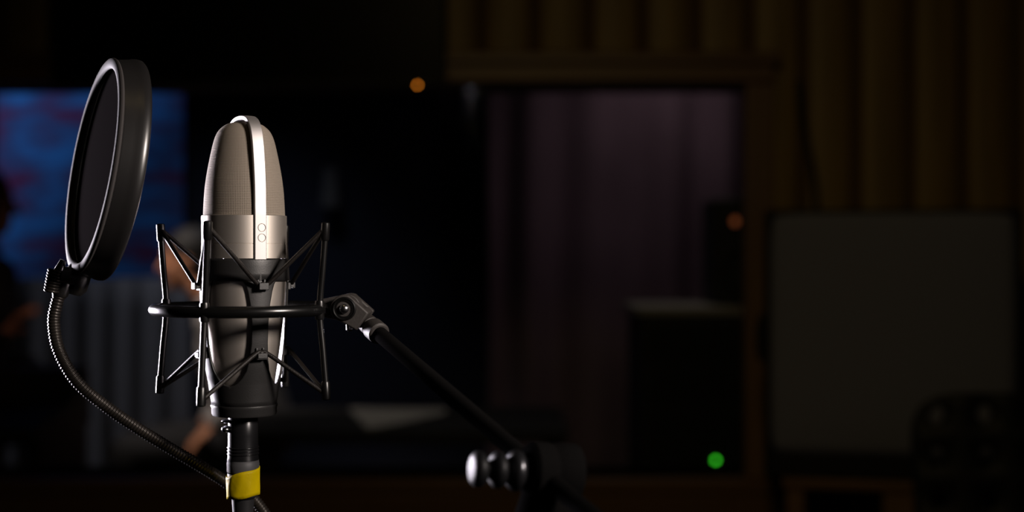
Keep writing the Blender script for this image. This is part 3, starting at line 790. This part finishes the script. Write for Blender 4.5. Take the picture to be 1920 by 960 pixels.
MB().ball((la.x, KD + .097, la.z), (.010, .004, .012), 16).build('amber_light', M['led_amber'], ms)
# unlit wall lamp
sl_ = at(620, 352, 5.95)
wl = thing('wall_lamp', (sl_.x, BY, sl_.z - .1), 'small unlit wall lamp with a pale shade on the dark control room wall', 'lamp')
MB().prof((sl_.x, BY - .10, sl_.z - .09), (0, 0, 1), [(.045, 0), (.047, .002), (.030, .18), (.028, .18)], 32, False).build('lamp_shade', M['shade'], wl, solid=.002)
MB().tube([(sl_.x, BY - .10, sl_.z - .10), (sl_.x, BY - .10, sl_.z - .02)], .010, 14).tube([(sl_.x, BY, sl_.z - .08), (sl_.x, BY - .10, sl_.z - .08)], .008, 12).build('arm', M['rack'], wl)
MB().prof((sl_.x, BY, sl_.z - .08), (0, -1, 0), [(.035, -.001), (.035, .010), (.028, .014)], 28).build('wall_plate', M['rack'], wl)

# ------------------------------------------------------------------ people in the control room
def capsule(mb, a, b, ra, rb, n=14):
    a, b = Vector(a), Vector(b)
    mb.tube([a, a.lerp(b, .5), b], [ra, (ra+rb)/2, rb], n); mb.ball(a, ra, n); mb.ball(b, rb, n)

def frame_rot(fwd):
    """matrix whose columns are right, forward, up for a head that looks along fwd"""
    f = Vector(fwd).normalized(); r = f.cross(Vector((0, 0, 1))).normalized(); u = r.cross(f)
    return Matrix((r, f, u)).transposed()

def head(mb, c, fwd):
    """c = centre of the skull; a face with brow, nose, lips, chin and ears"""
    Rm = frame_rot(fwd); c = Vector(c)
    L = lambda x, y, z: c + Rm @ Vector((x, y, z))
    mb.ball(L(0, -.008, .022), (.074, .092, .088), 24, Rm)
    mb.ball(L(0, .022, -.038), (.058, .064, .070), 20, Rm)
    mb.ball(L(0, .058, -.094), (.026, .022, .018), 14, Rm)       # chin
    capsule(mb, L(0, .082, .008), L(0, .106, -.030), .008, .013)  # nose
    mb.ball(L(0, .078, -.062), (.022, .012, .007), 14, Rm); mb.ball(L(0, .076, -.074), (.019, .011, .007), 14, Rm)
    for s_ in (-1, 1):
        mb.ball(L(s_*.030, .076, .030), (.022, .012, .008), 12, Rm)
        mb.ball(L(s_*.030, .074, .010), (.014, .010, .010), 12, Rm)
        mb.ball(L(s_*.038, .056, -.025), (.022, .020, .022), 12, Rm)
        mb.ball(L(s_*.076, -.008, -.008), (.008, .018, .030), 12, Rm)
    return L

def hand(mb, wrist, d, palm_n, curl=.5, side=1):
    """wrist place, direction of the hand, normal of the palm side; five separate fingers"""
    d = Vector(d).normalized(); pn = Vector(palm_n); pn = (pn - d*pn.dot(d)).normalized(); s = d.cross(pn)*side
    w = Vector(wrist)
    Rm = Matrix((s, d, pn)).transposed()
    mb.ball(w + d*.050, (.041, .052, .015), 16, Rm)
    for k, (off, ln) in enumerate(((-.030, .072), (-.010, .082), (.011, .077), (.030, .060))):
        p = w + d*.086 + s*off; ang = 0; r0 = .0085
        for j, fr_ in enumerate((.44, .32, .24)):
            ang += curl*(.5 + .25*j)
            dd = d*math.cos(ang) + pn*math.sin(ang); q_ = p + dd*ln*fr_
            capsule(mb, p, q_, r0, r0 - .0008, 10); p = q_; r0 -= .0008
    p = w + d*.028 - s*.032
    for dd, ln in (((d*.6 - s*.75 + pn*.25), .038), ((d*.85 - s*.35 + pn*.45), .030), ((d*.95 + pn*.3), .024)):
        q_ = p + dd.normalized()*ln; capsule(mb, p, q_, .011, .0095, 10); p = q_

def person(name, label, loc, J, face_dir, shirt, trousers, hands):
    root = thing(name, loc, label, 'person')
    body = MB(); hd = J['head']
    L = head(body, hd, face_dir)
    capsule(body, J['neck'], hd + Vector((0, 0, -.05)), .055, .052)
    capsule(body, J['chest'], J['neck'], .11, .06); capsule(body, J['pelvis'], J['chest'], .12, .12)
    for s_ in ('l', 'r'):
        capsule(body, J['sho_'+s_], J['elb_'+s_], .048, .038); capsule(body, J['elb_'+s_], J['wri_'+s_], .037, .024)
        capsule(body, J['neck'] - Vector((0, 0, .03)), J['sho_'+s_], .05, .05)
        capsule(body, J['hip_'+s_], J['kne_'+s_], .080, .056); capsule(body, J['kne_'+s_], J['ank_'+s_], .054, .038)
        t = J['toe_'+s_]; capsule(body, J['ank_'+s_] - Vector((0, 0, .03)), t, .036, .026)
        w_, dd, pn, cu, sd_ = hands[s_]; hand(body, J['wri_'+s_], dd, pn, cu, sd_)
    b_ = body.build('body', M['skin'], root, remesh=.0065)
    b_['label'] = 'bare skin of face and hands'
    sh = MB()
    capsule(sh, J['pelvis'], J['chest'], .138, .142); capsule(sh, J['chest'], J['neck'] - Vector((0, 0, .02)), .132, .075)
    for s_ in ('l', 'r'):
        capsule(sh, J['neck'] - Vector((0, 0, .05)), J['sho_'+s_], .062, .064)
        capsule(sh, J['sho_'+s_], J['elb_'+s_], .062, .052); capsule(sh, J['elb_'+s_], J['elb_'+s_].lerp(J['wri_'+s_], .92), .052, .036)
    sh.build('shirt', shirt, root, remesh=.010)
    tr_ = MB()
    for s_ in ('l', 'r'):
        capsule(tr_, J['pelvis'], J['hip_'+s_], .130, .105)
        capsule(tr_, J['hip_'+s_], J['kne_'+s_], .098, .072); capsule(tr_, J['kne_'+s_], J['ank_'+s_], .070, .055)
    tr_.build('trousers', trousers, root, remesh=.012)
    hr = MB(); Rm = frame_rot(face_dir); c = hd
    hr.ball(c + Rm @ Vector((0, -.020, .040)), (.086, .094, .088), 24, Rm)
    hr.ball(c + Rm @ Vector((0, -.052, -.010)), (.076, .060, .085), 20, Rm)
    hr.build('hair', M['hair'], root, remesh=.008)
    for s_ in ('l', 'r'):
        sm_ = MB(); a = J['ank_'+s_]; t = J['toe_'+s_]
        capsule(sm_, Vector((a.x, a.y, .045)), Vector((t.x, t.y, .038)), .044, .036); sm_.build('shoe', M['boot'], root, remesh=.008)
    return root

V = Vector
# seated in profile, facing left, light grey shirt
h2 = at(352, 487, 5.0); zx = h2.x
J2 = dict(head=h2, neck=V((zx + .10, 5.0, h2.z - .155)), chest=V((zx + .17, 5.0, h2.z - .33)), pelvis=V((zx + .27, 5.0, .60)),
          sho_l=V((zx + .13, 4.82, h2.z - .23)), sho_r=V((zx + .13, 5.18, h2.z - .23)),
          elb_l=at(452, 742, 4.80), elb_r=V((zx + .16, 5.20, .80)),
          wri_l=at(402, 797, 4.74), wri_r=V((zx + .06, 5.05, .62)),
          hip_l=V((zx + .25, 4.91, .56)), hip_r=V((zx + .25, 5.09, .56)), kne_l=V((zx - .18, 4.88, .53)), kne_r=V((zx - .18, 5.12, .53)),
          ank_l=V((zx - .15, 4.88, .09)), ank_r=V((zx - .15, 5.12, .09)), toe_l=V((zx - .29, 4.86, .035)), toe_r=V((zx - .29, 5.14, .035)))
hands2 = dict(l=(0, (-.75, -.1, -.65), (0, .3, -1), .5, 1), r=(0, (-.6, -.3, -.7), (0, .3, -1), .5, -1))
person('person', 'person with dark hair in a grey long-sleeved shirt, seated in profile behind the shock mount', (zx + .2, 5.0, 0), J2, (-1, -.12, -.05), M['shirt_grey'], M['shirt_black'], hands2)
# stool under the seated person
stl = thing('stool', (zx + .27, 5.0, 0), 'dark round stool under the person in the grey shirt', 'stool')
MB().prof((zx + .27, 5.0, 0), (0, 0, 1), [(.17, .385), (.185, .395), (.185, .435), (.165, .448), (.05, .45)], 36).build('seat', M['plastic_black'], stl)
for k in range(4):
    a = R(45 + 90*k); MB().tube([(zx + .27 + .13*math.cos(a), 5 + .13*math.sin(a), .41), (zx + .27 + .2*math.cos(a), 5 + .2*math.sin(a), .012)], .012, 12).build('leg', M['rack'], stl)
# standing at the left edge behind the console, hand raised in front
h1 = at(-27, 378, 4.5); zx = h1.x
J1 = dict(head=h1, neck=V((zx - .03, 4.52, h1.z - .16)), chest=V((zx - .06, 4.55, h1.z - .36)), pelvis=V((zx - .10, 4.61, .92)),
          sho_l=V((zx - .06, 4.38, h1.z - .25)), sho_r=V((zx - .04, 4.72, h1.z - .25)),
          elb_l=V((zx - .06, 4.34, h1.z - .52)), elb_r=V((zx - .05, 4.78, h1.z - .52)),
          wri_l=at(5, 628, 4.33), wri_r=V((zx + .10, 4.72, h1.z - .60)),
          hip_l=V((zx - .10, 4.52, .88)), hip_r=V((zx - .10, 4.70, .88)), kne_l=V((zx - .08, 4.52, .49)), kne_r=V((zx - .08, 4.70, .49)),
          ank_l=V((zx - .10, 4.52, .09)), ank_r=V((zx - .10, 4.70, .09)), toe_l=V((zx + .05, 4.51, .035)), toe_r=V((zx + .05, 4.72, .035)))
hands1 = dict(l=(0, (.62, -.2, .62), (.6, .2, -.4), .45, 1), r=(0, (1, 0, .1), (0, 0, -1), .4, -1))
person('person', 'dark-haired person in black at the left edge, one hand raised before the blue glowing panel', (zx - .1, 4.61, 0), J1, (1, .25, -.05), M['shirt_black'], M['shirt_black'], hands1)
